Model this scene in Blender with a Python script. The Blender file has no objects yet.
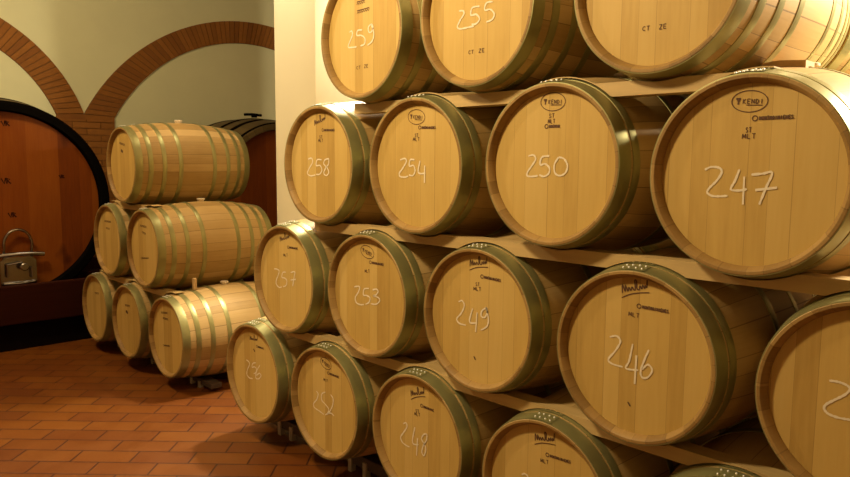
import bpy, bmesh, math, random
from mathutils import Vector, Matrix
random.seed(7)
C = bpy.context.scene.collection
PI = math.pi

# ------------------------------------------------------------------ measured data
# barrel positions: x and y of the centre of the front head, z of the barrel axis (metres, floor = 0)
POS = {'258': (0.2691, 0.004, 1.7281), '254': (0.9994, 0.0054, 1.7297), '250': (1.7388, -0.0012, 1.7407), '247': (2.4607, -0.0077, 1.7165), '257': (-0.0676, 0.0007, 1.0833), '253': (0.6571, 0.0069, 1.0925), '249': (1.3799, 0.0054, 1.0929), '246': (2.1101, -0.0053, 1.0879), '243': (2.8307, -0.0009, 1.0877), '256': (-0.4227, -0.0001, 0.4587), '252': (0.307, 0.0001, 0.4592), '248': (1.0222, 0.0042, 0.4737), '244': (1.7538, -0.008, 0.4605), '259': (0.642, -0.011, 2.3468), '255': (1.3616, -0.0073, 2.3546), '251': (2.128, 0.0148, 2.3463), '241': (2.47, 0.0, 0.463), 'a': (-1.796, 0.071, 0.412), 'b': (-2.532, 0.066, 0.41), 'c': (-3.278, 0.073, 0.41), 'd': (-2.158, 0.069, 1.054), 'e': (-2.912, 0.075, 1.055), 'f': (-2.53, 0.071, 1.701)}
CHALK = {'247': [[(-0.1305, 0.0154), (-0.1109, 0.0246), (-0.085, 0.022), (-0.0768, 0.0088), (-0.0905, -0.0168), (-0.1122, -0.0399), (-0.1191, -0.0552), (-0.1032, -0.0651), (-0.0804, -0.0656), (-0.0551, -0.0631)], [(-0.0229, 0.0184), (-0.0341, -0.0153), (-0.0458, -0.0421), (-0.0223, -0.0457), (0.0019, -0.0405)], [(-0.0073, -0.0031), (-0.0069, -0.0874)], [(0.0136, 0.0031), (0.0456, 0.0066), (0.0727, 0.0099), (0.0576, -0.0343), (0.0411, -0.085)], [(0.0275, -0.0425), (0.0888, -0.0333)]], '250': [[(-0.108, 0.0339), (-0.084, 0.0371), (-0.0736, 0.0212), (-0.0908, -0.0028), (-0.1102, -0.0271), (-0.1118, -0.0416), (-0.0896, -0.0444), (-0.0618, -0.0406)], [(-0.0097, 0.034), (-0.0443, 0.0292), (-0.0513, 0.0008), (-0.028, 0.0042), (-0.0082, -0.0113), (-0.0114, -0.0317), (-0.0323, -0.0431), (-0.054, -0.0372)], [(0.0321, 0.0294), (0.0142, 0.003), (0.0171, -0.0281), (0.04, -0.0385), (0.0638, -0.0272), (0.0721, -0.0011), (0.0565, 0.0233), (0.0321, 0.0294)]], '258': [[(-0.113, 0.0281), (-0.0812, 0.0332), (-0.0729, 0.0117), (-0.1052, -0.0218), (-0.1202, -0.0471), (-0.0914, -0.0599), (-0.0484, -0.0541)], [(0.009, 0.0254), (-0.0301, 0.0252), (-0.0391, -0.0045), (-0.0054, -0.0041), (0.011, -0.0284), (-0.0116, -0.0501), (-0.0398, -0.0506)], [(0.0721, 0.0321), (0.0393, 0.0255), (0.028, 0.0044), (0.0579, -0.0164), (0.0712, -0.0388), (0.0492, -0.0554), (0.0274, -0.0428), (0.0442, -0.0165), (0.069, 0.0047), (0.0721, 0.0321)]], '254': [[(-0.1114, 0.0267), (-0.0793, 0.0325), (-0.0707, 0.0183), (-0.0961, -0.0134), (-0.1175, -0.0353), (-0.111, -0.0497), (-0.0787, -0.0518), (-0.0575, -0.0471)], [(-0.0163, 0.0271), (-0.0433, 0.027), (-0.0494, -0.0014), (-0.0223, 0.0017), (-0.0117, -0.0221), (-0.026, -0.0436), (-0.0512, -0.0413)], [(0.0207, 0.0231), (0.0089, -0.0232), (0.0254, -0.0341), (0.0557, -0.0308)], [(0.0513, 0.0025), (0.0501, -0.0741)]], '257': [[(-0.1211, 0.0428), (-0.0923, 0.0445), (-0.071, 0.0375), (-0.0788, 0.0145), (-0.1012, -0.0201), (-0.1019, -0.044), (-0.0736, -0.0586), (-0.045, -0.0523)], [(-0.0006, 0.038), (-0.0329, 0.0318), (-0.0421, 0.0032), (-0.0155, 0.0026), (0.0079, -0.0101), (-0.0025, -0.0388), (-0.0308, -0.0489)], [(0.0477, 0.0414), (0.0886, 0.0501), (0.0811, 0.0185), (0.0664, -0.0335)], [(0.0467, -0.0013), (0.0984, 0.0091)]], '253': [[(-0.1133, 0.0253), (-0.0838, 0.033), (-0.0698, 0.0275), (-0.0839, -0.0005), (-0.1053, -0.026), (-0.0983, -0.0513), (-0.0666, -0.0577), (-0.0376, -0.0533)], [(0.0026, 0.0336), (-0.0351, 0.0248), (-0.0398, -0.0054), (-0.0146, -0.004), (0.0104, -0.0129), (0.0024, -0.0361), (-0.0238, -0.0497)], [(0.0307, 0.0301), (0.0585, 0.0375), (0.0728, 0.0287), (0.0552, 0.0081), (0.0363, 0.0018), (0.075, -0.0021), (0.0838, -0.0167), (0.0585, -0.0364), (0.0194, -0.0409)]], '249': [[(-0.1128, 0.0577), (-0.093, 0.0656), (-0.0794, 0.0463), (-0.0964, 0.0107), (-0.1227, -0.0185), (-0.1067, -0.0357), (-0.069, -0.0375)], [(-0.0314, 0.0407), (-0.0475, -0.019), (-0.0046, -0.0165)], [(-0.0055, 0.0286), (-0.0123, -0.0569)], [(0.0443, 0.0557), (0.0217, 0.0394), (0.018, 0.0163), (0.0389, 0.015), (0.0508, 0.0408), (0.0443, 0.0557), (0.0577, 0.0117), (0.0501, -0.0215), (0.0172, -0.0434)]], '246': [[(-0.0961, 0.0491), (-0.0688, 0.0575), (-0.0535, 0.0405), (-0.0721, 0.0036), (-0.0984, -0.032), (-0.083, -0.0455), (-0.0407, -0.048)], [(-0.0052, 0.0416), (-0.0166, -0.0214), (-0.0279, -0.0502), (0.0198, -0.0463)], [(0.0106, 0.004), (0.008, -0.0981)], [(0.056, 0.0326), (0.0406, -0.006), (0.0287, -0.0492), (0.0365, -0.0686), (0.0569, -0.0623), (0.071, -0.0349), (0.0549, -0.0191), (0.0335, -0.04)]], '243': [[(-0.1104, 0.0536), (-0.0869, 0.0552), (-0.0654, 0.0506), (-0.0573, 0.0419), (-0.0679, 0.0233), (-0.0962, -0.0009), (-0.1146, -0.0179), (-0.1182, -0.0313), (-0.1065, -0.043), (-0.0803, -0.0473), (-0.0517, -0.0453), (-0.0365, -0.0421)]], '256': [[(-0.1023, 0.0586), (-0.0748, 0.0534), (-0.0644, 0.0374), (-0.0907, -0.0012), (-0.0988, -0.0324), (-0.0718, -0.0483), (-0.0306, -0.0446)], [(0.0097, 0.0642), (-0.0244, 0.0526), (-0.0348, 0.0271), (-0.0047, 0.0351), (0.0164, 0.0261), (0.0075, 0.0025), (-0.0158, -0.01)], [(0.0573, 0.0587), (0.027, 0.0248), (0.007, -0.0121), (0.0116, -0.0334), (0.0438, -0.0275), (0.0684, -0.0032), (0.0503, 0.007), (0.015, -0.0139)]], '252': [[(-0.0901, 0.0389), (-0.0737, 0.0276), (-0.0869, -0.0064), (-0.1169, -0.0372), (-0.1082, -0.0581), (-0.06, -0.0662), (-0.0225, -0.0738)], [(-0.0084, 0.0536), (-0.0397, 0.036), (-0.0402, 0.0017), (-0.0093, -0.0132), (0.0212, -0.0318), (0.0124, -0.0568), (-0.0101, -0.0727)], [(0.0405, 0.0521), (0.062, 0.0351), (0.058, 0.0004), (0.0333, -0.0399), (0.0086, -0.0631), (0.0393, -0.0496), (0.0695, -0.0565)]], '248': [[(-0.1054, 0.0354), (-0.0842, 0.0454), (-0.0794, 0.0262), (-0.1051, -0.0101), (-0.1229, -0.036), (-0.1108, -0.0574), (-0.0811, -0.0651), (-0.06, -0.0653)], [(-0.0238, 0.0419), (-0.0392, -0.0377), (0.002, -0.0358)], [(-0.0051, -0.0055), (-0.0111, -0.0929)], [(0.0552, 0.0323), (0.0353, 0.0225), (0.0221, -0.0015), (0.0391, -0.0206), (0.0505, -0.0413), (0.0397, -0.0769), (0.025, -0.0653), (0.0336, -0.0303), (0.0533, -0.0003), (0.0575, 0.021), (0.0552, 0.0323)]], '259': [[(-0.1063, 0.0215), (-0.0878, 0.0245), (-0.0843, 0.0041), (-0.1066, -0.0267), (-0.1166, -0.048), (-0.0883, -0.0525), (-0.0519, -0.0534)], [(-0.0098, 0.0208), (-0.0431, 0.0212), (-0.048, -0.0002), (-0.0158, -0.0039), (0.0113, -0.0216), (0.0077, -0.0466), (-0.0219, -0.0522)], [(0.0543, 0.038), (0.037, 0.0259), (0.0428, 0.0036), (0.0623, 0.0048), (0.0715, 0.0251), (0.0578, 0.0376), (0.0772, -0.0041), (0.0657, -0.0386), (0.0311, -0.055)]], '255': [[(-0.1012, 0.0122), (-0.0782, 0.009), (-0.0744, -0.0041), (-0.0952, -0.0264), (-0.1091, -0.0499), (-0.0946, -0.0605), (-0.0559, -0.0603), (-0.018, -0.0588)], [(0.011, 0.0148), (-0.028, 0.0142), (-0.0343, -0.0133), (-0.0052, -0.0148), (0.0121, -0.0344), (-0.0045, -0.0507), (-0.0301, -0.0511)], [(0.0802, 0.0227), (0.0475, 0.0216), (0.0398, -0.004), (0.0695, -0.0058), (0.0895, -0.0266), (0.0786, -0.0456), (0.0492, -0.0515)]], '244': [[(-0.1143, 0.0414), (-0.1007, 0.0505), (-0.0842, 0.0447), (-0.0919, 0.0284), (-0.1077, 0.0047), (-0.0992, -0.0037), (-0.0774, -0.0007)]]}
MARKS = {'247': [('oval', -0.0574, 0.223, 0.0481, 0.218), ('line', 0.0021, 0.1697, 0.1224, 0.1709), ('ST', -0.0122, 0.1361, 0.0069, 0.1362), ('MLT', -0.0216, 0.1175, 0.021, 0.1176)], '250': [('oval', -0.056, 0.2353, 0.0544, 0.2313), ('ST', -0.0176, 0.1826, 0.0096, 0.1827), ('MLT', -0.0215, 0.1625, 0.0125, 0.1625), ('line', -0.0392, 0.1438, 0.0332, 0.1436)], '254': [('oval', -0.0599, 0.2212, 0.0488, 0.2127), ('line', 0.0043, 0.1704, 0.1182, 0.1672), ('ST', -0.0162, 0.1363, 0.0085, 0.1359), ('MLT', -0.0279, 0.1192, 0.0178, 0.1185)], '258': [('script', -0.054, 0.2117, 0.0478, 0.239), ('line', 0.0078, 0.179, 0.1237, 0.1761), ('ST', -0.0122, 0.1434, 0.0178, 0.1429), ('MLT', -0.0196, 0.1254, 0.0245, 0.1248)], '257': [('script', -0.0592, 0.2155, 0.0432, 0.2439), ('line', 0.0116, 0.182, 0.1207, 0.1838), ('MLT', -0.0253, 0.133, 0.0206, 0.1376)], '253': [('oval', -0.0608, 0.2229, 0.0395, 0.2031), ('line', 0.0013, 0.1646, 0.114, 0.1647), ('MLT', -0.0314, 0.1161, 0.0089, 0.1209)], '249': [('scriptu', -0.0513, 0.2285, 0.0486, 0.2458), ('line', 0.006, 0.1843, 0.1197, 0.1798), ('ST', -0.0184, 0.1473, 0.0068, 0.1485), ('MLT', -0.0293, 0.1267, 0.0155, 0.1294), ('dot', -0.0193, -0.1714, -0.0125, -0.17)], '246': [('scriptu', -0.0556, 0.2233, 0.0455, 0.2492), ('line', 0.0002, 0.177, 0.121, 0.1754), ('MLT', -0.027, 0.1447, 0.0168, 0.1431), ('dot', -0.014, -0.1757, -0.0075, -0.174)], '256': [('script', -0.0554, 0.2023, 0.0381, 0.2106), ('line', 0.0136, 0.1688, 0.1049, 0.1714), ('dot', -0.0154, 0.1381, 0.001, 0.1383)], '252': [('oval', -0.0494, 0.2218, 0.0456, 0.2039), ('line', 0.0069, 0.1653, 0.1124, 0.1647), ('MLT', -0.0253, 0.1221, 0.0153, 0.1205)], '248': [('scriptu', -0.0534, 0.1935, 0.0407, 0.2239), ('line', 0.0081, 0.1563, 0.1002, 0.1544), ('ST', -0.022, 0.122, 0.0051, 0.1244), ('MLT', -0.0287, 0.1058, 0.0119, 0.1095)], '244': [('scriptu', -0.0544, 0.2118, 0.0426, 0.2325), ('line', -0.0045, 0.1619, 0.1156, 0.168), ('MLT', -0.0252, 0.131, 0.0154, 0.1338)], '259': [('bar', -0.0493, 0.1495, 0.0108, 0.1506), ('bar', -0.0472, 0.1085, 0.0439, 0.1116), ('CT', -0.0561, -0.1525, -0.0202, -0.1523), ('ZE', 0.0025, -0.1505, 0.0361, -0.1502)], '255': [('CT', -0.0477, -0.1602, -0.0153, -0.1607), ('ZE', 0.008, -0.1599, 0.0428, -0.1595)], '251': [('CT', -0.0479, -0.1499, -0.0171, -0.1505), ('ZE', 0.0133, -0.1517, 0.0413, -0.1514)], 'a': [('bar', -0.1223, 0.1691, -0.0069, 0.1839), ('bar', -0.0896, 0.1317, -0.0018, 0.1348), ('line', -0.1058, -0.0823, 0.0181, -0.0658)], 'b': [('bar', -0.0801, 0.124, 0.0257, 0.1318), ('dot', -0.0645, 0.0669, -0.0216, 0.0738)], 'c': [('bar', -0.0457, 0.1248, 0.0545, 0.1343)], 'd': [('bar', -0.0924, 0.1726, 0.0311, 0.1697), ('bar', -0.0582, 0.1237, 0.017, 0.1139), ('line', -0.096, -0.0866, 0.0576, -0.0705)], 'e': [('bar', -0.1097, 0.1557, 0.0394, 0.157), ('bar', -0.0814, 0.0968, 0.0101, 0.0949)], 'f': [('bar', -0.0774, 0.1754, 0.0351, 0.1581), ('dot', -0.0524, 0.1105, -0.0108, 0.1104)]}
HIDDEN = ('256', '252', '257', '258', '259', '255', '253', '254', '243')
MARKC = [(.05, .72, .07), (.03, .205, .08), (.065, -.104, .07), (.50, .24, .05)]

# ------------------------------------------------------------------ helpers
def obj(name, bm, mats, parent=None, loc=(0, 0, 0), smooth=30):
    me = bpy.data.meshes.new(name)
    bm.normal_update()
    bm.to_mesh(me); bm.free()
    if not isinstance(mats, (list, tuple)): mats = [mats]
    for m in mats: me.materials.append(m)
    if smooth:
        for p in me.polygons: p.use_smooth = True
        me.set_sharp_from_angle(angle=math.radians(smooth))
    o = bpy.data.objects.new(name, me)
    C.objects.link(o); o.location = loc
    if parent: o.parent = parent
    return o

def tag(o, label, cat, group=None, kind=None):
    o['label'] = label; o['category'] = cat
    if group: o['group'] = group
    if kind: o['kind'] = kind
    return o

def thing(name, label, cat, loc=(0, 0, 0), group=None):
    o = bpy.data.objects.new(name, None); C.objects.link(o)
    o.empty_display_size = .1; o.location = loc
    return tag(o, label, cat, group)

def struct(name, bm, m, **k):
    o = obj(name, bm, m, **k); o['kind'] = 'structure'; return o

def box(bm, x0, x1, y0, y1, z0, z1, bev=0, mi=0):
    r = bmesh.ops.create_cube(bm, size=1)
    vs = r['verts']
    for v in vs:
        v.co = Vector((x0 + (v.co.x + .5) * (x1 - x0), y0 + (v.co.y + .5) * (y1 - y0), z0 + (v.co.z + .5) * (z1 - z0)))
    fs = list({f for v in vs for f in v.link_faces})
    for f in fs: f.material_index = mi
    if bev:
        es = list({e for v in vs for e in v.link_edges})
        bmesh.ops.bevel(bm, geom=es, offset=bev, segments=2, affect='EDGES', profile=.6)

def lathe(bm, prof, seg=96, closed=False, axis='y', mi=0, cap0=False, cap1=False):
    """revolve a list of (position along axis, radius) about the axis"""
    rings = []
    for (t, r) in prof:
        ring = []
        for k in range(seg):
            a = 2 * PI * k / seg
            c, s = r * math.cos(a), r * math.sin(a)
            co = {'y': (c, t, s), 'x': (t, c, s), 'z': (c, s, t)}[axis]
            ring.append(bm.verts.new(co))
        rings.append(ring)
    n = len(rings)
    for i in range(n if closed else n - 1):
        A, B = rings[i], rings[(i + 1) % n]
        for k in range(seg):
            f = bm.faces.new((A[k], B[k], B[(k + 1) % seg], A[(k + 1) % seg])); f.material_index = mi
    if cap0: bm.faces.new(rings[0])
    if cap1: bm.faces.new(list(reversed(rings[-1])))
    bmesh.ops.recalc_face_normals(bm, faces=bm.faces)

def tube(bm, pts, r, seg=10, mi=0, caps=True):
    pts = [Vector(p) for p in pts]
    rings = []; up = None
    for i, p in enumerate(pts):
        t = (pts[min(i + 1, len(pts) - 1)] - pts[max(i - 1, 0)]).normalized()
        if up is None: up = Vector((0, 0, 1)) if abs(t.z) < .9 else Vector((1, 0, 0))
        a = t.cross(up).normalized(); b = a.cross(t).normalized(); up = b
        rings.append([bm.verts.new(p + r * (math.cos(2 * PI * k / seg) * a + math.sin(2 * PI * k / seg) * b)) for k in range(seg)])
    for A, B in zip(rings, rings[1:]):
        for k in range(seg):
            f = bm.faces.new((A[k], A[(k + 1) % seg], B[(k + 1) % seg], B[k])); f.material_index = mi
    if caps:
        bm.faces.new(rings[0]); bm.faces.new(rings[-1])
    bmesh.ops.recalc_face_normals(bm, faces=bm.faces)

def spline(p, n=5):
    if len(p) < 3: return p
    out = []
    for i in range(len(p) - 1):
        a, b, c, d = p[max(i - 1, 0)], p[i], p[i + 1], p[min(i + 2, len(p) - 1)]
        for k in range(n):
            t = k / n
            out.append(tuple(.5 * (2 * b[j] + (c[j] - a[j]) * t + (2 * a[j] - 5 * b[j] + 4 * c[j] - d[j]) * t * t
                                   + (3 * b[j] - a[j] - 3 * c[j] + d[j]) * t ** 3) for j in (0, 1)))
    out.append(p[-1]); return out

def ribbon(bm, pts, w, y, jit=0):
    """a flat stroke of width w on the plane y, facing -y"""
    L, R = [], []
    n = len(pts)
    for i, (u, v) in enumerate(pts):
        a, b = pts[max(i - 1, 0)], pts[min(i + 1, n - 1)]
        dx, dz = b[0] - a[0], b[1] - a[1]
        l = math.hypot(dx, dz) or 1
        nx, nz = -dz / l, dx / l
        h = w / 2 * (1 + random.uniform(-jit, jit)) * (.7 if i in (0, n - 1) and n > 2 else 1)
        L.append(bm.verts.new((u + nx * h, y, v + nz * h))); R.append(bm.verts.new((u - nx * h, y, v - nz * h)))
    for i in range(n - 1):
        f = bm.faces.new((L[i], L[i + 1], R[i + 1], R[i]))
        f.normal_update()
        if f.normal.y > 0: f.normal_flip()

# ------------------------------------------------------------------ materials
class G:
    def __init__(s, name):
        s.m = bpy.data.materials.new(name); s.m.use_nodes = True
        s.t = s.m.node_tree; s.b = s.t.nodes['Principled BSDF']
    def n(s, typ, **kw):
        nd = s.t.nodes.new(typ)
        for k, v in kw.items():
            if k.startswith('i_'):
                key = k[2:]; key = int(key) if key.isdigit() else key.replace('_', ' ')
                s.set(nd.inputs[key], v)
            else: setattr(nd, k, v)
        return nd
    def set(s, inp, v):
        if isinstance(v, bpy.types.NodeSocket): s.t.links.new(v, inp)
        else: inp.default_value = v
    def math(s, op, a, b=None, c=None):
        nd = s.t.nodes.new('ShaderNodeMath'); nd.operation = op
        for i, v in enumerate((a, b, c)):
            if v is not None: s.set(nd.inputs[i], v)
        return nd.outputs[0]
    def mix(s, f, a, b, mode='MIX'):
        nd = s.t.nodes.new('ShaderNodeMix'); nd.data_type = 'RGBA'; nd.blend_type = mode
        s.set(nd.inputs[0], f); s.set(nd.inputs[6], a); s.set(nd.inputs[7], b)
        return nd.outputs[2]
    def ramp(s, f, stops):
        nd = s.t.nodes.new('ShaderNodeValToRGB'); s.set(nd.inputs[0], f)
        e = nd.color_ramp.elements
        while len(e) < len(stops): e.new(.5)
        for el, (p, c) in zip(e, stops): el.position = p; el.color = c if len(c) == 4 else (*c, 1)
        return nd.outputs[0]
    def noise(s, vec, scale, detail=4, rough=.55):
        return s.n('ShaderNodeTexNoise', i_Vector=vec, i_Scale=scale, i_Detail=detail, i_Roughness=rough).outputs[0]
    def comb(s, x, y, z):
        return s.n('ShaderNodeCombineXYZ', i_0=x, i_1=y, i_2=z).outputs[0]
    def out(s, col, rough=.6, bump=None, bs=.2, bd=.002, **kw):
        s.set(s.b.inputs['Base Color'], col); s.set(s.b.inputs['Roughness'], rough)
        for k, v in kw.items(): s.set(s.b.inputs[k.replace('_', ' ')], v)
        if bump is not None:
            nd = s.n('ShaderNodeBump', i_Height=bump, i_Strength=bs, i_Distance=bd)
            s.t.links.new(nd.outputs[0], s.b.inputs['Normal'])
        return s.m

def rgb(*c): return (*c, 1)

def oak_head(name, dark, mid, light, bw=.082, rough=.55, knots=False, axes=('X', 'Z'), spec=.25):
    """vertical head boards, each its own shade, fine grain along them"""
    g = G(name)
    tc = g.n('ShaderNodeTexCoord'); sx = g.n('ShaderNodeSeparateXYZ', i_0=tc.outputs['Object'])
    X, Z = sx.outputs[axes[0]], sx.outputs[axes[1]]
    rnd = g.n('ShaderNodeObjectInfo').outputs['Random']
    off = g.math('MULTIPLY', rnd, 13.7)
    xx = g.math('ADD', g.math('DIVIDE', X, bw), off)
    xx = g.math('ADD', xx, g.math('MULTIPLY', g.math('SINE', g.math('MULTIPLY', xx, 2.3)), .22))
    bid = g.math('FLOOR', xx); fr = g.math('FRACT', xx)
    wn = g.n('ShaderNodeTexWhiteNoise', noise_dimensions='2D', i_Vector=g.comb(bid, off, 0.0)).outputs[0]
    grain = g.noise(g.comb(g.math('ADD', g.math('MULTIPLY', X, 42), g.math('MULTIPLY', bid, 7.3)), g.math('MULTIPLY', Z, 2.6), off), 1.6, 6, .6)
    blot = g.noise(g.comb(g.math('MULTIPLY', X, 7), g.math('MULTIPLY', Z, 2.2), off), 1.0, 3)
    v = g.math('ADD', g.math('MULTIPLY', wn, .42), g.math('ADD', g.math('MULTIPLY', grain, .36), g.math('MULTIPLY', blot, .34)))
    col = g.ramp(v, [(.22, dark), (.55, mid), (.9, light)])
    edge = g.math('LESS_THAN', g.math('MINIMUM', fr, g.math('SUBTRACT', 1.0, fr)), .010 * .082 / bw)
    col = g.mix(g.math('MULTIPLY', edge, .45), col, rgb(dark[0] * .45, dark[1] * .4, dark[2] * .35))
    if knots:
        kn = g.noise(g.comb(g.math('MULTIPLY', X, 1.0), g.math('MULTIPLY', Z, .7), 3.1), 3.2, 2)
        col = g.mix(g.ramp(kn, [(.66, (0, 0, 0)), (.74, (.8, .8, .8))]), col, rgb(dark[0] * .45, dark[1] * .35, dark[2] * .3))
    return g.out(col, rough, g.math('ADD', grain, g.math('MULTIPLY', edge, -2)), .15, .0012, Specular_IOR_Level=spec)

def oak_body(name, dark, mid, light, staves=26, axis='y', rough=.55, jd=.6):
    g = G(name)
    tc = g.n('ShaderNodeTexCoord'); sx = g.n('ShaderNodeSeparateXYZ', i_0=tc.outputs['Object'])
    X, Y, Z = sx.outputs
    if axis == 'x': X, Y = Y, X
    rnd = g.n('ShaderNodeObjectInfo').outputs['Random']; off = g.math('MULTIPLY', rnd, 9.1)
    ang = g.math('ARCTAN2', Z, X)
    s = g.math('ADD', g.math('MULTIPLY', ang, staves / (2 * PI)), g.math('MULTIPLY', rnd, .9))
    s = g.math('ADD', s, g.math('MULTIPLY', g.math('SINE', g.math('MULTIPLY', ang, 9)), .18))
    bid = g.math('FLOOR', s); fr = g.math('FRACT', s)
    wn = g.n('ShaderNodeTexWhiteNoise', noise_dimensions='2D', i_Vector=g.comb(bid, off, 0.0)).outputs[0]
    grain = g.noise(g.comb(g.math('MULTIPLY', ang, 22), g.math('MULTIPLY', Y, 3.2), off), 1.5, 6, .6)
    blot = g.noise(tc.outputs['Object'], 4.0, 3)
    v = g.math('ADD', g.math('MULTIPLY', wn, .48), g.math('ADD', g.math('MULTIPLY', grain, .34), g.math('MULTIPLY', blot, .3)))
    col = g.ramp(v, [(.22, dark), (.55, mid), (.9, light)])
    edge = g.math('LESS_THAN', g.math('MINIMUM', fr, g.math('SUBTRACT', 1.0, fr)), .018)
    col = g.mix(g.math('MULTIPLY', edge, jd), col, rgb(dark[0] * .3, dark[1] * .28, dark[2] * .25))
    return g.out(col, rough, g.math('ADD', grain, g.math('MULTIPLY', edge, -2)), .18, .0012, Specular_IOR_Level=.3)

def metal(name, a, b, rough=.35, met=.85, sc=14):
    g = G(name)
    tc = g.n('ShaderNodeTexCoord')
    n1 = g.noise(tc.outputs['Object'], sc, 5, .6)
    col = g.mix(n1, rgb(*a), rgb(*b))
    return g.out(col, g.math('ADD', rough - .06, g.math('MULTIPLY', n1, .14)), n1, .05, .001, Metallic=met)

def plain(name, col, rough=.6, var=.12, sc=6, bump=.1, **kw):
    g = G(name); tc = g.n('ShaderNodeTexCoord')
    n1 = g.noise(tc.outputs['Object'], sc, 6, .6)
    c = g.mix(n1, rgb(*[x * (1 - var) for x in col]), rgb(*[min(1, x * (1 + var)) for x in col]))
    return g.out(c, rough, n1, bump, .003, **kw)

def timber(name, col, axis=0, rough=.65, **kw):
    g = G(name); tc = g.n('ShaderNodeTexCoord')
    sc = [30, 30, 30]; sc[axis] = 1.6
    mp = g.n('ShaderNodeMapping', i_Vector=tc.outputs['Object'], i_Scale=sc)
    n1 = g.noise(mp.outputs[0], 1.0, 6, .6)
    c = g.mix(n1, rgb(*[x * .68 for x in col]), rgb(*[min(1, x * 1.28) for x in col]))
    return g.out(c, rough, n1, .2, .002, **kw)

M_head = oak_head('oak_head', (.39, .24, .056), (.53, .352, .095), (.60, .42, .135))
M_body = oak_body('oak_staves', (.31, .195, .062), (.46, .31, .115), (.58, .41, .18))
M_chime = oak_body('oak_end_grain', (.20, .115, .030), (.30, .18, .052), (.38, .24, .075), jd=.3)
M_hoop = metal('galvanised_hoop', (.28, .265, .10), (.36, .345, .15), .37, .6)
M_rivet = metal('rivet_steel', (.80, .79, .73), (.9, .89, .83), .4, .35)
M_chalk = plain('white_chalk', (.76, .67, .47), .9, .08, 90)
M_ink = plain('burnt_stamp', (.10, .045, .016), .8, .2, 60)
M_stencil = plain('dark_stencil', (.035, .010, .004), .8, .3, Specular_IOR_Level=.05)
M_bung = plain('pale_silicone', (.72, .62, .45), .5, .05)
M_plank = timber('pine_plank', (.52, .36, .14))
M_rail = timber('dark_rail', (.07, .045, .026))
M_foot = plain('pale_foot', (.42, .36, .27), .5, .1)
M_chock = timber('pine_chock', (.60, .40, .18), 1)
M_cask = oak_head('cask_head_oak', (.10, .021, .0015), (.165, .039, .003), (.225, .064, .006), bw=.155, rough=.55, spec=.12, knots=True, axes=('Y', 'Z'))
M_caskbody = oak_body('cask_staves', (.055, .035, .010), (.09, .06, .018), (.14, .095, .03), 40, 'x', .5)
M_black = plain('black_painted_iron', (.0035, .003, .0025), .9, .3, Specular_IOR_Level=.0)
M_cradle = timber('dark_red_cradle', (.030, .006, .002), 1, .8, Specular_IOR_Level=.08)
M_gap = plain('gap_shade', (.006, .003, .002), .9, .2, Specular_IOR_Level=.04)  # near-black, shade under the cradle beam put into the colour
M_steel = metal('polished_steel', (.26, .245, .22), (.36, .34, .31), .22, 1.0)

def plaster(name, col, var=.07, sc=2.2):
    g = G(name); tc = g.n('ShaderNodeTexCoord')
    n1 = g.noise(tc.outputs['Object'], sc, 5, .6); n2 = g.noise(tc.outputs['Object'], 60, 3, .6)
    c = g.mix(n1, rgb(*[x * (1 - var) for x in col]), rgb(*[min(1, x * (1 + var)) for x in col]))
    return g.out(c, .88, g.math('ADD', n1, g.math('MULTIPLY', n2, .3)), .25, .004)
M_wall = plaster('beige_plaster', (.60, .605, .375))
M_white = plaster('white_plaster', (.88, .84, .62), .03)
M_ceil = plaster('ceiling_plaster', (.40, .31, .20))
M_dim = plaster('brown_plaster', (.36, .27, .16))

def brick_shade(k):
    b = [(.22, .080, .007), (.245, .092, .010), (.195, .068, .006)][k]
    return plain('arch_brick', b, .85, .18, 16, .4)
M_arch = [brick_shade(k) for k in range(3)] + [plain('arch_mortar', (.16, .07, .012), .9, .1, 30)]

def floor_mat():
    g = G('terracotta_floor'); tc = g.n('ShaderNodeTexCoord')
    sx = g.n('ShaderNodeSeparateXYZ', i_0=tc.outputs['Object'])
    k = math.sqrt(.5)
    u = g.math('MULTIPLY', g.math('ADD', sx.outputs[0], sx.outputs[1]), k)
    v = g.math('MULTIPLY', g.math('SUBTRACT', sx.outputs[1], sx.outputs[0]), k)
    u = g.math('ADD', u, .607 + .1725 + 34.5); v = g.math('ADD', v, -.036 + 32.0)
    br = g.n('ShaderNodeTexBrick', i_Vector=g.comb(u, v, 0.0), i_Scale=1.0, i_Color1=rgb(0, 0, 0), i_Color2=rgb(1, 1, 1), i_Mortar=rgb(.5, .5, .5),
             offset=.5, offset_frequency=2, squash=1.0)
    br.inputs['Brick Width'].default_value = .345; br.inputs['Row Height'].default_value = .16
    br.inputs['Mortar Size'].default_value = .0060; br.inputs['Mortar Smooth'].default_value = .2
    n1 = g.noise(tc.outputs['Object'], 5.0, 6, .6); n2 = g.noise(tc.outputs['Object'], 70.0, 3, .6)
    vv = g.math('ADD', g.math('MULTIPLY', br.outputs[0], .35), g.math('ADD', g.math('MULTIPLY', n1, .5), g.math('MULTIPLY', n2, .2)))
    col = g.ramp(vv, [(.2, (.108, .025, .0012)), (.55, (.155, .044, .0015)), (.9, (.205, .068, .003))])
    col = g.mix(br.outputs['Fac'], col, rgb(.040, .007, .001))
    h = g.math('SUBTRACT', g.math('MULTIPLY', n2, .25), br.outputs['Fac'])
    return g.out(col, g.math('ADD', .36, g.math('MULTIPLY', n1, .22)), h, .35, .003)
M_floor = floor_mat()

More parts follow.
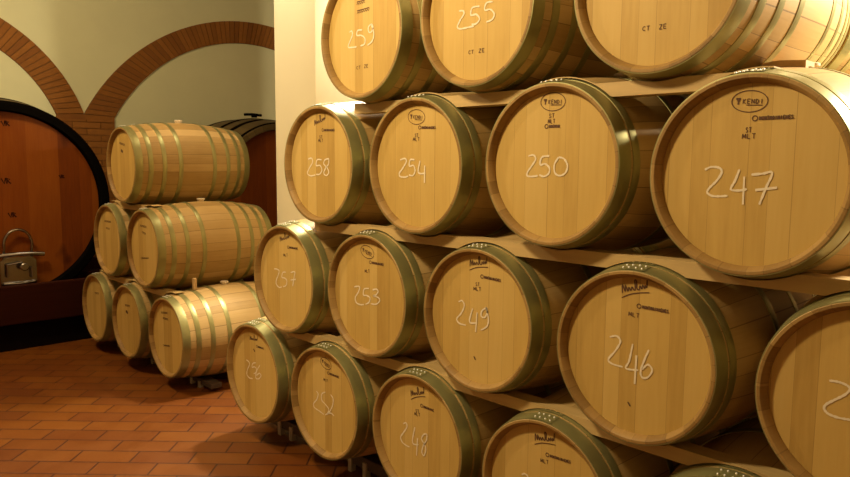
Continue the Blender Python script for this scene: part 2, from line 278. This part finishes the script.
# ------------------------------------------------------------------ the room
WX = -5.6      # back wall with the brick arches
bm = bmesh.new(); box(bm, WX - .2, 7, -6, 6.2, -.2, 0); struct('floor', bm, M_floor, smooth=0)
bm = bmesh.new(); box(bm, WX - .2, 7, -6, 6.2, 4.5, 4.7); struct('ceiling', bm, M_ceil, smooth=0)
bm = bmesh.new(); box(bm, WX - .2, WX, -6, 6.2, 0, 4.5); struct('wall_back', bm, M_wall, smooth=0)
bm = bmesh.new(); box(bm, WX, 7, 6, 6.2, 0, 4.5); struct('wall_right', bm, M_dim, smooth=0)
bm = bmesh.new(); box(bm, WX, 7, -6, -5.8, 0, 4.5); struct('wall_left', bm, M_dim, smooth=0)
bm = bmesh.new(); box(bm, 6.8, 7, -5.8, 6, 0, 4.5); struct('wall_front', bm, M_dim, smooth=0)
bm = bmesh.new(); box(bm, -1.935, -1.35, 1.15, 2.6, 0, 4.5, .012); struct('wall_pillar', bm, M_white)

def arch(name, co, ro, ci, ri, zc, n, a_end):
    """a curved band of wedge bricks standing 2 cm proud of the plaster"""
    bm = bmesh.new()
    ao = math.asin((zc - co[1]) / ro); ai = math.asin((zc - ci[1]) / ri)
    def pt(t, f):
        A = PI - (ao + t * (PI - 2 * ao)); B = PI - (ai + t * (PI - 2 * ai))
        o = (co[0] + ro * math.cos(A), co[1] + ro * math.sin(A)); i = (ci[0] + ri * math.cos(B), ci[1] + ri * math.sin(B))
        return i[0] + (o[0] - i[0]) * f, i[1] + (o[1] - i[1]) * f
    def block(t0, t1, f0, f1, x1, mi):
        q = [pt(t0, f0), pt(t0, f1), pt(t1, f1), pt(t1, f0)]
        a = [bm.verts.new((WX, *p)) for p in q]; b = [bm.verts.new((x1, *p)) for p in q]
        fs = [bm.faces.new(b)] + [bm.faces.new((a[i], a[(i + 1) % 4], b[(i + 1) % 4], b[i])) for i in range(4)]
        for f in fs: f.material_index = mi
    N = 48
    for i in range(N): block(i / N, (i + 1) / N, 0, 1, WX + .012, 3)
    for i in range(n):
        e = .006
        t0, t1 = i / n, (i + 1) / n; d = (t1 - t0) * e / .075
        block(t0 + d, t1 - d, .008, .992, WX + .02 + random.uniform(0, .004), random.choice((0, 0, 1, 1, 2)))
    bmesh.ops.recalc_face_normals(bm, faces=bm.faces)
    return struct(name, bm, M_arch, smooth=0)
arch('trim_1', (3.119, 1.029), 2.594, (3.055, 1.191), 2.136, 2.20, 78, 1)
arch('trim_2', (-.856, 1.695), 1.79, (-.824, 1.705), 1.462, 2.20, 62, 1)
bm = bmesh.new()                                   # brick pier the two arches spring from
box(bm, WX, WX + .012, .53, 1.19, 0, 2.235, 0, 3)
zz = 0; k = 0
while zz < 2.2:
    cuts = [.53, .86, 1.19] if k % 2 else [.53, .70, 1.02, 1.19]
    for a, b in zip(cuts, cuts[1:]):
        box(bm, WX, WX + .02 + random.uniform(0, .004), a + .004, b - .004, zz + .004, min(zz + .071, 2.235), 0, random.choice((0, 0, 1, 1, 2)))
    zz += .075; k += 1
struct('trim_3', bm, M_arch, smooth=0)

# ------------------------------------------------------------------ barrels
LEN, RC, RB, RI, REC = 1.0, .300, .352, .2735, .030
def rad(y): return RC + (RB - RC) * (1 - ((y - LEN / 2) / (LEN / 2)) ** 2)

def bm_body():
    bm = bmesh.new()
    half = [(REC + .022, RI), (REC, RI), (.022, RI + .001), (.0015, RI + .0125), (.0, RI + .0145), (.0, RC - .003), (.002, rad(.002) - .001)]
    mid = [(y, rad(y)) for y in [i * LEN / 30 for i in range(1, 30)]]
    prof = half + mid + [(LEN - y, r) for y, r in reversed(half)]
    lathe(bm, prof, 112)
    for f in bm.faces:
        y = f.calc_center_median().y
        if y < .029 and f.normal.y < .9 and math.hypot(f.calc_center_median().x, f.calc_center_median().z) < RC - .0025: f.material_index = 1
    return bm
def bm_head(front):
    bm = bmesh.new()
    y0, y1 = (REC, REC + .022) if front else (LEN - REC - .022, LEN - REC)
    lathe(bm, [(y0, 0.0005), (y0, RI + .0003), (y1, RI + .0003), (y1, .0005)], 96)
    return bm
def bm_hoop(y0, y1, riv):
    bm = bmesh.new(); t = .0032
    ys = [y0 + (y1 - y0) * k / 4 for k in range(5)]
    prof = [(y0, rad(y0) - .001)] + [(y0 + .0004, rad(y0) + t * .7)] + [(y, rad(y) + t) for y in ys[1:-1]] + [(y1 - .0004, rad(y1) + t * .7), (y1, rad(y1) - .001)]
    lathe(bm, prof, 112)
    # lap of the band where its two ends are riveted
    a0, a1 = math.radians(riv - 9), math.radians(riv + 9)
    vs = []
    for a in (a0, (a0 + a1) / 2, a1):
        vs.append([bm.verts.new(((rad(y) + t + .0022) * math.cos(a), y, (rad(y) + t + .0022) * math.sin(a))) for y in (y0 + .001, y1 - .001)])
    for A, B in zip(vs, vs[1:]): bm.faces.new((A[0], A[1], B[1], B[0]))
    return bm
HOOPS = {'six': [(.0012, .060), (.070, .106), (.375, .41)], 'eight': [(.0012, .058), (.098, .135), (.205, .240), (.335, .370)]}
HOOPS = {k: v + [(LEN - b, LEN - a) for a, b in v] for k, v in HOOPS.items()}
RV = []
def rivets(y0, y1, riv, h):
    if not RV:
        bm = bmesh.new(); bmesh.ops.create_uvsphere(bm, u_segments=8, v_segments=6, radius=.0042)
        me = bpy.data.meshes.new('rivet'); bm.to_mesh(me); bm.free(); me.materials.append(M_rivet)
        for p in me.polygons: p.use_smooth = True
        RV.append(me)
    for da in (-6.5, -2.4, 2.4, 6.5):
        for fy in ((.27, .73) if y1 - y0 > .05 else (.5,)):
            a = math.radians(riv + da); y = y0 + (y1 - y0) * fy; r = rad(y) + .0055
            o = bpy.data.objects.new('rivet', RV[0]); C.objects.link(o); o.parent = h
            o.location = (r * math.cos(a), y, r * math.sin(a))
def bm_bung():
    bm = bmesh.new()
    lathe(bm, [(RB - .004, .0005), (RB - .004, .024), (RB + .012, .027), (RB + .014, .033), (RB + .022, .033), (RB + .025, .028), (RB + .025, .0005)], 24, axis='z')
    return bm

MESH = {}
def make_barrel(kind):
    t = thing('wine_barrel', 'oak wine barrel', 'barrel')
    ax = (0, 0, RB)
    obj('body', bm_body(), [M_body, M_chime], t, ax)
    obj('head', bm_head(True), M_head, t, ax)
    obj('head', bm_head(False), M_head, t, ax)
    for i, (a, b) in enumerate(HOOPS[kind]):
        h = obj('hoop', bm_hoop(a, b, 92), M_hoop, t, ax)
        if i < 2: rivets(a, b, 92, h)
    bg = obj('bung', bm_bung(), M_bung, t, (0, LEN / 2, RB))
    return t
protos = {}
def place(pos, label, group, kind='six'):
    if kind in protos:
        src, kids = protos[kind]
        r = src.copy(); C.objects.link(r)
        for ch, subs in kids:
            c = ch.copy(); C.objects.link(c); c.parent = r
            for g2 in subs:
                d = g2.copy(); C.objects.link(d); d.parent = c
    else:
        r = make_barrel(kind)
        protos[kind] = (r, [(ch, list(ch.children)) for ch in r.children])
    r.location = (pos[0], pos[1], pos[2] - RB)
    r['label'] = label; r['group'] = group
    return r

# letters of the burnt stamps as strokes in a unit box
GLY = {'S': [[(.9, .85), (.5, 1), (.1, .8), (.3, .55), (.75, .42), (.9, .2), (.5, 0), (.1, .12)]],
       'T': [[(0, 1), (1, 1)], [(.5, 1), (.5, 0)]], 'M': [[(-.05, 0), (.05, 1), (.5, .2), (.95, 1), (1.05, 0)]],
       'L': [[(.1, 1), (.1, 0), (.9, 0)]], 'C': [[(.95, .85), (.55, 1), (.1, .7), (.1, .3), (.55, 0), (.95, .15)]],
       'Z': [[(0, 1), (1, 1), (0, 0), (1, 0)]], 'E': [[(1, 1), (.1, 1), (.1, 0), (1, 0)], [(.1, .52), (.8, .52)]],
       'K': [[(.1, 0), (.1, 1)], [(.9, 1), (.1, .45), (.95, 0)]], 'N': [[(.05, 0), (.05, 1), (.95, 0), (.95, 1)]],
       'O': [[(.5, 1), (.1, .6), (.1, .3), (.5, 0), (.9, .3), (.9, .7), (.5, 1)]], 'D': [[(.1, 0), (.1, 1), (.7, .85), (.95, .5), (.7, .12), (.1, 0)]], 'I': [[(.5, 0), (.5, 1)]]}
RIB = ribbon
def marks_bm(marks):
    bm = bmesh.new(); Y = REC - .0011; cnt = [0]
    def ribbon(b_, p_, w_, y_, j_=0):
        cnt[0] += 1; RIB(b_, p_, w_, y_ - .00002 * cnt[0], j_)
    for kind, u0, v0, u1, v1 in marks:
        L = math.hypot(u1 - u0, v1 - v0); ex = ((u1 - u0) / L, (v1 - v0) / L); ey = (-ex[1], ex[0])
        mid = ((u0 + u1) / 2, (v0 + v1) / 2)
        def T(a, b, o=(u0, v0)): return (o[0] + ex[0] * a + ey[0] * b, o[1] + ex[1] * a + ey[1] * b)
        def word(s, x0, x1, h, yb, w):
            cw = (x1 - x0) / len(s)
            for i, ch in enumerate(s):
                for st in GLY[ch]:
                    q = [T(x0 + cw * (i + .12 + .70 * a), yb + h * b) for a, b in st]
                    for a_, b_ in zip(q, q[1:]): ribbon(bm, [a_, b_], w, Y)
        if kind in ('ST', 'MLT', 'CT', 'ZE'): word(kind, 0, L, .0145, -.0072, .0026)
        elif kind == 'oval':
            ribbon(bm, [T(.5 * L * math.cos(2 * PI * k / 40), .30 * L * math.sin(2 * PI * k / 40), mid) for k in range(41)], .003, Y)
            e = [T(.12 * L, .10 * L), T(.26 * L, .10 * L), T(.20 * L, -.09 * L)]     # small leaf-like emblem
            ribbon(bm, [T(.12 * L, .07 * L), T(.25 * L, .07 * L)], .006, Y - .0001)
            ribbon(bm, [T(.15 * L, .03 * L), T(.23 * L, .03 * L)], .006, Y - .0002); ribbon(bm, [T(.19 * L, .08 * L), T(.19 * L, -.09 * L)], .005, Y)
            word('KENDI', .30 * L, .90 * L, .13 * L, -.065 * L, .0026)
            ribbon(bm, [T(.42 * L, -.105 * L), T(.86 * L, -.105 * L)], .0026, Y)
        elif kind == 'line':       # the cooper's line of joined letters
            ribbon(bm, [T(.012 + .0075 * math.cos(2 * PI * k / 12), (.0075 * math.sin(2 * PI * k / 12))) for k in range(13)], .0034, Y)
            word('MONTMOINIENES'[:max(4, int(L / .0085))], .024, L, .0105, -.0055, .0030)
            ribbon(bm, [T(.024, -.0045), T(L, -.004)], .0016, Y)
        elif kind in ('script', 'scriptu'):     # the signature-like flourish
            p = [(0, -.10), (.06, .18), (.12, -.06), (.17, .15), (.22, -.06), (.28, .06), (.33, -.05), (.40, .06), (.44, -.04), (.50, -.02),
                 (.54, .26), (.60, .22), (.56, .0), (.64, -.06), (.69, .06), (.74, -.05), (.79, .07), (.84, -.05), (.88, .06), (.92, -.02), (1.0, .27)]
            ribbon(bm, spline([T(a * L, b * L) for a, b in p], 4), .0050, Y)
            if kind == 'scriptu': ribbon(bm, spline([T(-.06 * L, -.25 * L), T(.3 * L, -.17 * L), T(.7 * L, -.17 * L), T(.98 * L, -.20 * L)]), .0038, Y)
        elif kind == 'bar':
            ribbon(bm, [T(0, .005), T(L, .005)], .0045, Y); n = max(4, int(L / .007))
            ribbon(bm, [T(L * k / n, -.004 + (.004 if k % 2 else -.004)) for k in range(n + 1)], .0045, Y)
        elif kind == 'dot':
            ribbon(bm, [T(0, .008), T(L * .5, 0), T(L, -.008)], max(.007, L * .6), Y)
    return bm
def chalk_bm(strokes):
    bm = bmesh.new()
    for k, st in enumerate(strokes): ribbon(bm, spline(st, 6), .0068, REC - .0016 - .00015 * k, .25)
    return bm

ROWS = [('bottom', ['256', '252', '248', '244', '241']), ('second', ['257', '253', '249', '246', '243']),
        ('third', ['258', '254', '250', '247']), ('top', ['259', '255', '251'])]
LAB = {n: 'oak barrel with %s chalked on its head, %s row of the big stack' % (n, r) for r, ns in ROWS for n in ns}
LAB['251'] = 'oak barrel at top right showing its hooped side, only CT ZE stamped'
LAB['243'] = 'oak barrel at the right edge with only a chalked 2 in view'
LAB['244'] = 'bottom row oak barrel cut by the picture edge, just the top of a chalked 2'
LAB['241'] = 'oak barrel at the bottom right, only its shoulder and riveted hoop in view'
roots = {}
for rname, ns in ROWS:
    for n in ns:
        r = roots[n] = place(POS[n], LAB[n], 'chalk numbered barrels of the big stack', 'eight' if rname == 'top' else 'six')
        for m in MARKS.get(n, ()): obj('stamp', marks_bm([m]), M_ink, r, (0, 0, RB), 0)
        if n in CHALK:
            o = obj('chalk_number', chalk_bm(CHALK[n]), M_chalk, r, (0, 0, RB), 0)
            if n not in ('243', '244'): o['label'] = 'white chalk number ' + n
LL = {'a': 'oak barrel at the right end of the bottom row of the small left stack', 'b': 'middle oak barrel in the bottom row of the small left stack',
      'c': 'leftmost oak barrel in the bottom row of the small left stack', 'd': 'oak barrel with long hooped side, right one of the small stack\'s middle pair',
      'e': 'oak barrel showing little but its head, left one of the small stack\'s middle pair', 'f': 'pale oak barrel alone on top of the small left stack'}
for n in 'abcdef':
    r = roots[n] = place(POS[n], LL[n], 'barrels of the small left stack', 'eight')
    for m in MARKS[n]: obj('stamp', marks_bm([m]), M_ink, r, (0, 0, RB), 0)

# second rank behind the big stack, head to head with it
for rname, ns in ROWS:
    for n in ns:
        if n in HIDDEN: continue
        p = POS[n]
        if n == '251': lab = 'oak barrel at the top right corner, behind the CT ZE stamped barrel'
        else: lab = 'oak barrel of the second rank, glimpsed in the dark gap behind barrel %s' % n
        place((p[0], p[1] + LEN + .03, p[2]), lab, 'second rank behind the big stack', 'eight' if rname == 'top' else 'six')

# ------------------------------------------------------------------ planks between the rows, rails under them
def plank(y0, y1, x0, x1, low, up, zt, zb, label, mat=None):
    bm = bmesh.new(); n = int((x1 - x0) / .01)
    yc = y0 + .4 * (y1 - y0) if y0 < .5 else y1 - .4 * (y1 - y0)
    rl = rad(yc) + .0035; zl = sum(p[2] for p in low) / len(low)
    rows = []
    for i in range(n + 1):
        x = x0 + (x1 - x0) * i / n
        t, b = zl + zt, zl + zb
        for p in up:
            d = abs(x - p[0])
            if d < rl: t = min(t, p[2] - math.sqrt(rl * rl - d * d))
        for p in low:
            d = abs(x - p[0])
            if d < rl: b = max(b, p[2] + math.sqrt(rl * rl - d * d))
        t = max(t, b + .004)
        rows.append([bm.verts.new((x, y, z)) for y, z in ((y0, b), (y1, b), (y1, t), (y0, t))])
    for A, B in zip(rows, rows[1:]):
        for k in range(4): bm.faces.new((A[k], A[(k + 1) % 4], B[(k + 1) % 4], B[k]))
    bm.faces.new(rows[0]); bm.faces.new(rows[-1])
    bmesh.ops.recalc_face_normals(bm, faces=bm.faces)
    tag(obj('stacking_plank', bm, M_plank, smooth=35), label, 'plank', 'planks between the barrel rows')
R = {r: [POS[n] for n in ns] for r, ns in ROWS}
R['lb'] = [POS[n] for n in 'abc']; R['lm'] = [POS[n] for n in 'de']; R['lt'] = [POS['f']]
for lo, up, x0, x1, zt, zb, nm in (('third', 'top', .50, 2.50, .304, .254, 'under the top row of the big stack'),
                                   ('second', 'third', .15, 3.05, .338, .285, 'under barrels 258, 254, 250 and 247'),
                                   ('bottom', 'second', -.12, 3.05, .325, .275, 'under barrels 257, 253, 249 and 246'),
                                   ('lb', 'lm', -3.3, -1.76, .330, .280, 'under the middle pair of the small left stack'),
                                   ('lm', 'lt', -2.95, -2.1, .330, .280, 'under the top barrel of the small left stack')):
    oy = .07 if lo[0] == 'l' and lo != 'low' else 0
    plank(.075 + oy, .150 + oy, x0, x1, R[lo], R[up], zt, zb, 'pale wooden plank %s, near the front heads' % nm)
# wooden chock that keeps the CT ZE barrel from rolling
bm = bmesh.new()
pts = [(2.355, 2.058), (2.50, 2.058), (2.50, 2.086), (2.42, 2.092), (2.362, 2.088)]
a = [bm.verts.new((x, .34, z)) for x, z in pts]; b = [bm.verts.new((x, .42, z)) for x, z in pts]
bm.faces.new(a); bm.faces.new(list(reversed(b)))
for i in range(5): bm.faces.new((a[i], b[i], b[(i + 1) % 5], a[(i + 1) % 5]))
bmesh.ops.recalc_face_normals(bm, faces=bm.faces)
tag(obj('wooden_chock', bm, M_chock, smooth=0), 'small pale wooden chock lying on top of the barrel chalked 247', 'wedge')
bm = bmesh.new(); box(bm, -1.80, -1.765, .30, .325, .752, .84, .003)
tag(obj('wooden_peg', bm, M_chock, smooth=0), 'small pale peg upright on the nearest bottom barrel of the small left stack', 'peg')

def rail(y, x0, x1, xs, zbot, label):
    t = thing('support_rail', label, 'rail', ((x0 + x1) / 2, y, 0), 'dark rails under the bottom barrels')
    rz = zbot - max(rad(y - p[1]) for p in xs) - .004
    bm = bmesh.new(); box(bm, x0 - (x0 + x1) / 2, x1 - (x0 + x1) / 2, -.045, .045, rz * .42, rz, .006)
    obj('beam', bm, M_rail, t, smooth=0)
    for p in xs:
        for dx in (-.04, .09):
            bm = bmesh.new(); box(bm, p[0] + dx - .016 - (x0 + x1) / 2, p[0] + dx + .016 - (x0 + x1) / 2, -.055, -.02, 0, rz * .8, .004)
            obj('foot', bm, M_foot, t, smooth=0)
zb = min(p[2] for p in R['bottom']); zl = min(p[2] for p in R['lb'])
rail(.27, -.70, 2.80, R['bottom'], zb, 'dark rail on pale feet under the front of the big stack')
rail(.68, -.70, 2.80, R['bottom'], zb, 'dark rail on pale feet under the back of the big stack')
BK = [(POS[n][0], LEN + .03 + POS[n][1], POS[n][2]) for n in ('248', '244', '241')]
for y_, w_ in ((1.30, 'front'), (1.71, 'back')): rail(y_, .68, 2.80, BK, zb, 'dark rail on pale feet under the %s of the second rank' % w_)
rail(.34, -3.55, -1.52, R['lb'], zl, 'dark rail on pale feet under the front of the small left stack')
rail(.75, -3.55, -1.52, R['lb'], zl, 'dark rail on pale feet under the back of the small left stack')

# ------------------------------------------------------------------ the big casks along the back wall
CX = -3.87
def cask(cy, cz, k, rim_black, label):
    t = thing('storage_cask', label, 'cask', (CX, cy, cz - .98 * k))
    ax = (0, 0, .98 * k); Lc = 1.55
    def cr(s): return k * (.908 + .085 * (1 - ((s - Lc / 2) / (Lc / 2)) ** 2))
    bm = bmesh.new()
    prof = [(-.09, .825 * k), (-.065, .825 * k), (-.012, .832 * k), (0, .838 * k), (0, .900 * k), (-.008, cr(0))] + [(-s, cr(s)) for s in [Lc * i / 24 for i in range(1, 24)]] + [(-Lc, cr(Lc)), (-Lc, .0005)]
    lathe(bm, prof, 128, axis='x'); 
    if rim_black:
        for f in bm.faces:
            if f.calc_center_median().x > -.07: f.material_index = 1
    obj('body', bm, [M_caskbody, M_black], t, ax)
    bm = bmesh.new(); lathe(bm, [(-.06, .0005), (-.06, .828 * k), (-.10, .828 * k), (-.10, .0005)], 128, axis='x')
    obj('head', bm, M_cask, t, ax)
    for s0, s1 in ((.012, .05), (.28, .35), (.55, .62), (1.0, 1.07), (1.3, 1.37)):
        bm = bmesh.new(); lathe(bm, [(-s0, cr(s0) - .002), (-s0, cr(s0) + .005), (-(s0 + s1) / 2, cr((s0 + s1) / 2) + .006), (-s1, cr(s1) + .005), (-s1, cr(s1) - .002)], 128, axis='x')
        obj('hoop', bm, M_black, t, ax)
    return t, ax
t1, ax1 = cask(-.445, 1.335, 1.0, True, 'big reddish round storage cask with black rim and metal hatch, at left')
t2, ax2 = cask(2.46, 1.315, .94, False, 'dark storage cask behind the small barrel stack, beside the white pillar')
# stencilled marks on the cask head
def cstroke(pts, w):
    L, Rr = [], []
    for i, (y, z) in enumerate(pts):
        a, b = pts[max(i - 1, 0)], pts[min(i + 1, len(pts) - 1)]
        l = math.hypot(b[0] - a[0], b[1] - a[1]); ny, nz = -(b[1] - a[1]) / l * w / 2, (b[0] - a[0]) / l * w / 2
        L.append(bm.verts.new((-.0588, y + ny, z + nz))); Rr.append(bm.verts.new((-.0588, y - ny, z - nz)))
    for i in range(len(pts) - 1):
        f = bm.faces.new((L[i], L[i + 1], Rr[i + 1], Rr[i])); f.normal_update()
        if f.normal.x < 0: f.normal_flip()
for (y, z, s) in MARKC:
    bm = bmesh.new()
    for st in ([(-.5, .3), (-.2, -.3), (-.05, .35), (-.15, .0)], [(.05, -.3), (.1, .35), (.35, .2), (.15, .02), (.45, -.3)]):
        cstroke([(y + a * s, z + b * s) for a, b in st], .013)
    obj('stamp', bm, M_stencil, t1, ax1, 0)
# polished hatch: arched bail, cross bar, plate, knobs
hy, hz = .085, -.46
h = thing('h', 'h', 'h')     # replaced below by a mesh
bpy.data.objects.remove(h)
bm = bmesh.new()
prof = [(-.13, -.29), (.13, -.29), (.15, -.27), (.15, -.06), (.10, -.03), (-.10, -.03), (-.15, -.06), (-.15, -.27)]
a = [bm.verts.new((-.058, y, z)) for y, z in prof]; b = [bm.verts.new((-.028, y, z)) for y, z in prof]
bm.faces.new(a); bm.faces.new(b)
for i in range(8): bm.faces.new((a[i], b[i], b[(i + 1) % 8], a[(i + 1) % 8]))
bmesh.ops.recalc_face_normals(bm, faces=bm.faces)
bmesh.ops.bevel(bm, geom=[e for e in bm.edges], offset=.004, segments=2, affect='EDGES')
hatch = obj('hatch', bm, M_steel, t1, (0, hy, .98 + hz)); hatch['label'] = 'polished steel hatch'
bm = bmesh.new()
tube(bm, [(-.05, -.115, -.05)] + [(-.012, -.115 * math.cos(PI * i / 14), .09 + .135 * math.sin(PI * i / 14)) for i in range(15)] + [(-.05, .115, -.05)], .013, 12)
obj('bail', bm, M_steel, hatch)
bm = bmesh.new(); tube(bm, [(.0, -.21, -.012), (.008, -.1, -.0), (.012, 0, .004), (.008, .1, .0), (.0, .21, -.012)], .021, 12)
obj('cross_bar', bm, M_steel, hatch)
bm = bmesh.new(); lathe(bm, [(-.03, .0005), (-.03, .018), (.02, .018), (.024, .036), (.05, .036), (.056, .028), (.056, .0005)], 20, axis='x')
obj('knob', bm, M_steel, hatch, (0, .03, -.115))
bm = bmesh.new(); tube(bm, [(-.02, -.10, -.09), (.004, -.10, -.09), (.004, -.10, -.20), (-.02, -.10, -.20)], .010, 8); tube(bm, [(-.02, .10, -.13), (.006, .10, -.13), (.006, .10, -.22), (-.02, .10, -.22)], .010, 8)
tube(bm, [(.004, -.10, -.09), (.004, .02, -.075)], .008, 8); tube(bm, [(-.018, -.13, -.265), (-.006, 0, -.27), (-.018, .13, -.265)], .012, 8)
obj('latch', bm, M_steel, hatch)
# the long cradle both casks lie on
cr = thing('cask_cradle', 'long dark red timber cradle carrying the big casks along the back wall', 'cradle', (CX, 1.0, 0))
def saddle(x0, x1, name):
    bm = bmesh.new(); ys = [-2.2 + 5.8 * i / 200 for i in range(201)]; rows = []
    for y in ys:
        z = .62
        for cy, cz, k in ((-.445, 1.335, 1.0), (2.46, 1.315, .94)):
            d = abs(y - cy); r = .995 * k
            if d < r: z = min(z, cz - math.sqrt(r * r - d * d) - .002)
        z = max(z, .27)
        rows.append([bm.verts.new((x, y - 1.0, zz)) for x, zz in ((x0, .25), (x1, .25), (x1, z), (x0, z))])
    for A, B in zip(rows, rows[1:]):
        for q in range(4): bm.faces.new((A[q], A[(q + 1) % 4], B[(q + 1) % 4], B[q]))
    bm.faces.new(rows[0]); bm.faces.new(rows[-1]); bmesh.ops.recalc_face_normals(bm, faces=bm.faces)
    obj(name, bm, M_cradle, cr, smooth=30)
saddle(-.35, -.22, 'saddle'); saddle(-1.3, -1.17, 'saddle')
bm = bmesh.new(); box(bm, .012, .10, -3.2, 2.6, .25, .60, .01); obj('front_beam', bm, M_cradle, cr, smooth=0)
bm = bmesh.new(); box(bm, -1.4, .04, -3.15, 2.55, 0, .25, .005); obj('gap_block', bm, M_gap, cr, smooth=0)  # black block standing in for the shaded gap under the front beam
# dark valve lying on the far cask
bm = bmesh.new(); tube(bm, [(-.01, -.13, 0), (0, -.03, .006), (0, .10, 0)], .016, 8); lathe(bm, [(-.03, .035), (.012, .035), (.016, .0005)], 16, axis='z')
obj('bung', bm, M_black, t2, (-.62, .0, 1.88 * .98 + .055))

# ------------------------------------------------------------------ lamps
def lamp(name, loc, power, col, r, typ='POINT', aim=None, cone=0, blend=0):
    l = bpy.data.lights.new(name, typ); l.energy = power; l.color = col
    l.shadow_soft_size = r
    if typ == 'SPOT': l.spot_size = math.radians(cone); l.spot_blend = blend
    o = bpy.data.objects.new(name, l); C.objects.link(o); o.location = loc
    if aim: o.rotation_euler = (Vector(aim) - Vector(loc)).to_track_quat('-Z', 'Y').to_euler()
    return o
WARM = (1.0, .77, .45); PALE = (1.0, .86, .62)
lamp('pillar_lamp', (-1.12, 1.95, 3.3), 45, PALE, .10)
lamp('stack_end_lamp', (-.95, 1.38, 3.5), 260, PALE, .14, 'SPOT', (.35, .1, 1.6), 96, .25)
lamp('pillar_front_fill', (-1.65, .78, 3.95), 16, PALE, .10)  # added fill, unseen, to brighten the front face of the pillar
lamp('far_room_lamp', (3.38, 1.84, 2.88), 250, (1.0, .82, .56), .13)
lamp('aisle_lamp', (.8, -1.75, 3.5), 132, WARM, .16, 'SPOT', (1.35, 0, 1.2), 112, .75)
lamp('left_aisle_fill', (-2.5, -1.7, 4.0), 116, WARM, .16)  # added fill for the left stack, casks and back wall, no known fitting
w = bpy.data.worlds.new('room_air'); bpy.context.scene.world = w; w.use_nodes = True
w.node_tree.nodes['Background'].inputs[0].default_value = (1, .8, .5, 1); w.node_tree.nodes['Background'].inputs[1].default_value = .0

# ------------------------------------------------------------------ camera
cam = bpy.data.cameras.new('camera'); co = bpy.data.objects.new('camera', cam); C.objects.link(co)
bpy.context.scene.camera = co
yaw, pit, roll = .80288, -.10947, .00752
F = Vector((-math.sin(yaw) * math.cos(pit), math.cos(yaw) * math.cos(pit), math.sin(pit)))
Rv = Vector((math.cos(yaw), math.sin(yaw), 0)); U = Rv.cross(F)
Rr = math.cos(roll) * Rv + math.sin(roll) * U; Uu = -math.sin(roll) * Rv + math.cos(roll) * U
mt = Matrix((Rr, Uu, -F)).transposed().to_4x4(); mt.translation = (3.33581, -2.16793, 1.75516)
co.matrix_world = mt
cam.sensor_width = 36; cam.lens = 711.873 / 850 * 36; cam.clip_start = .05

vs = bpy.context.scene.view_settings
vs.view_transform = 'Standard'; vs.look = 'None'; vs.exposure = 1.2; vs.gamma = 1; vs.use_curve_mapping = False
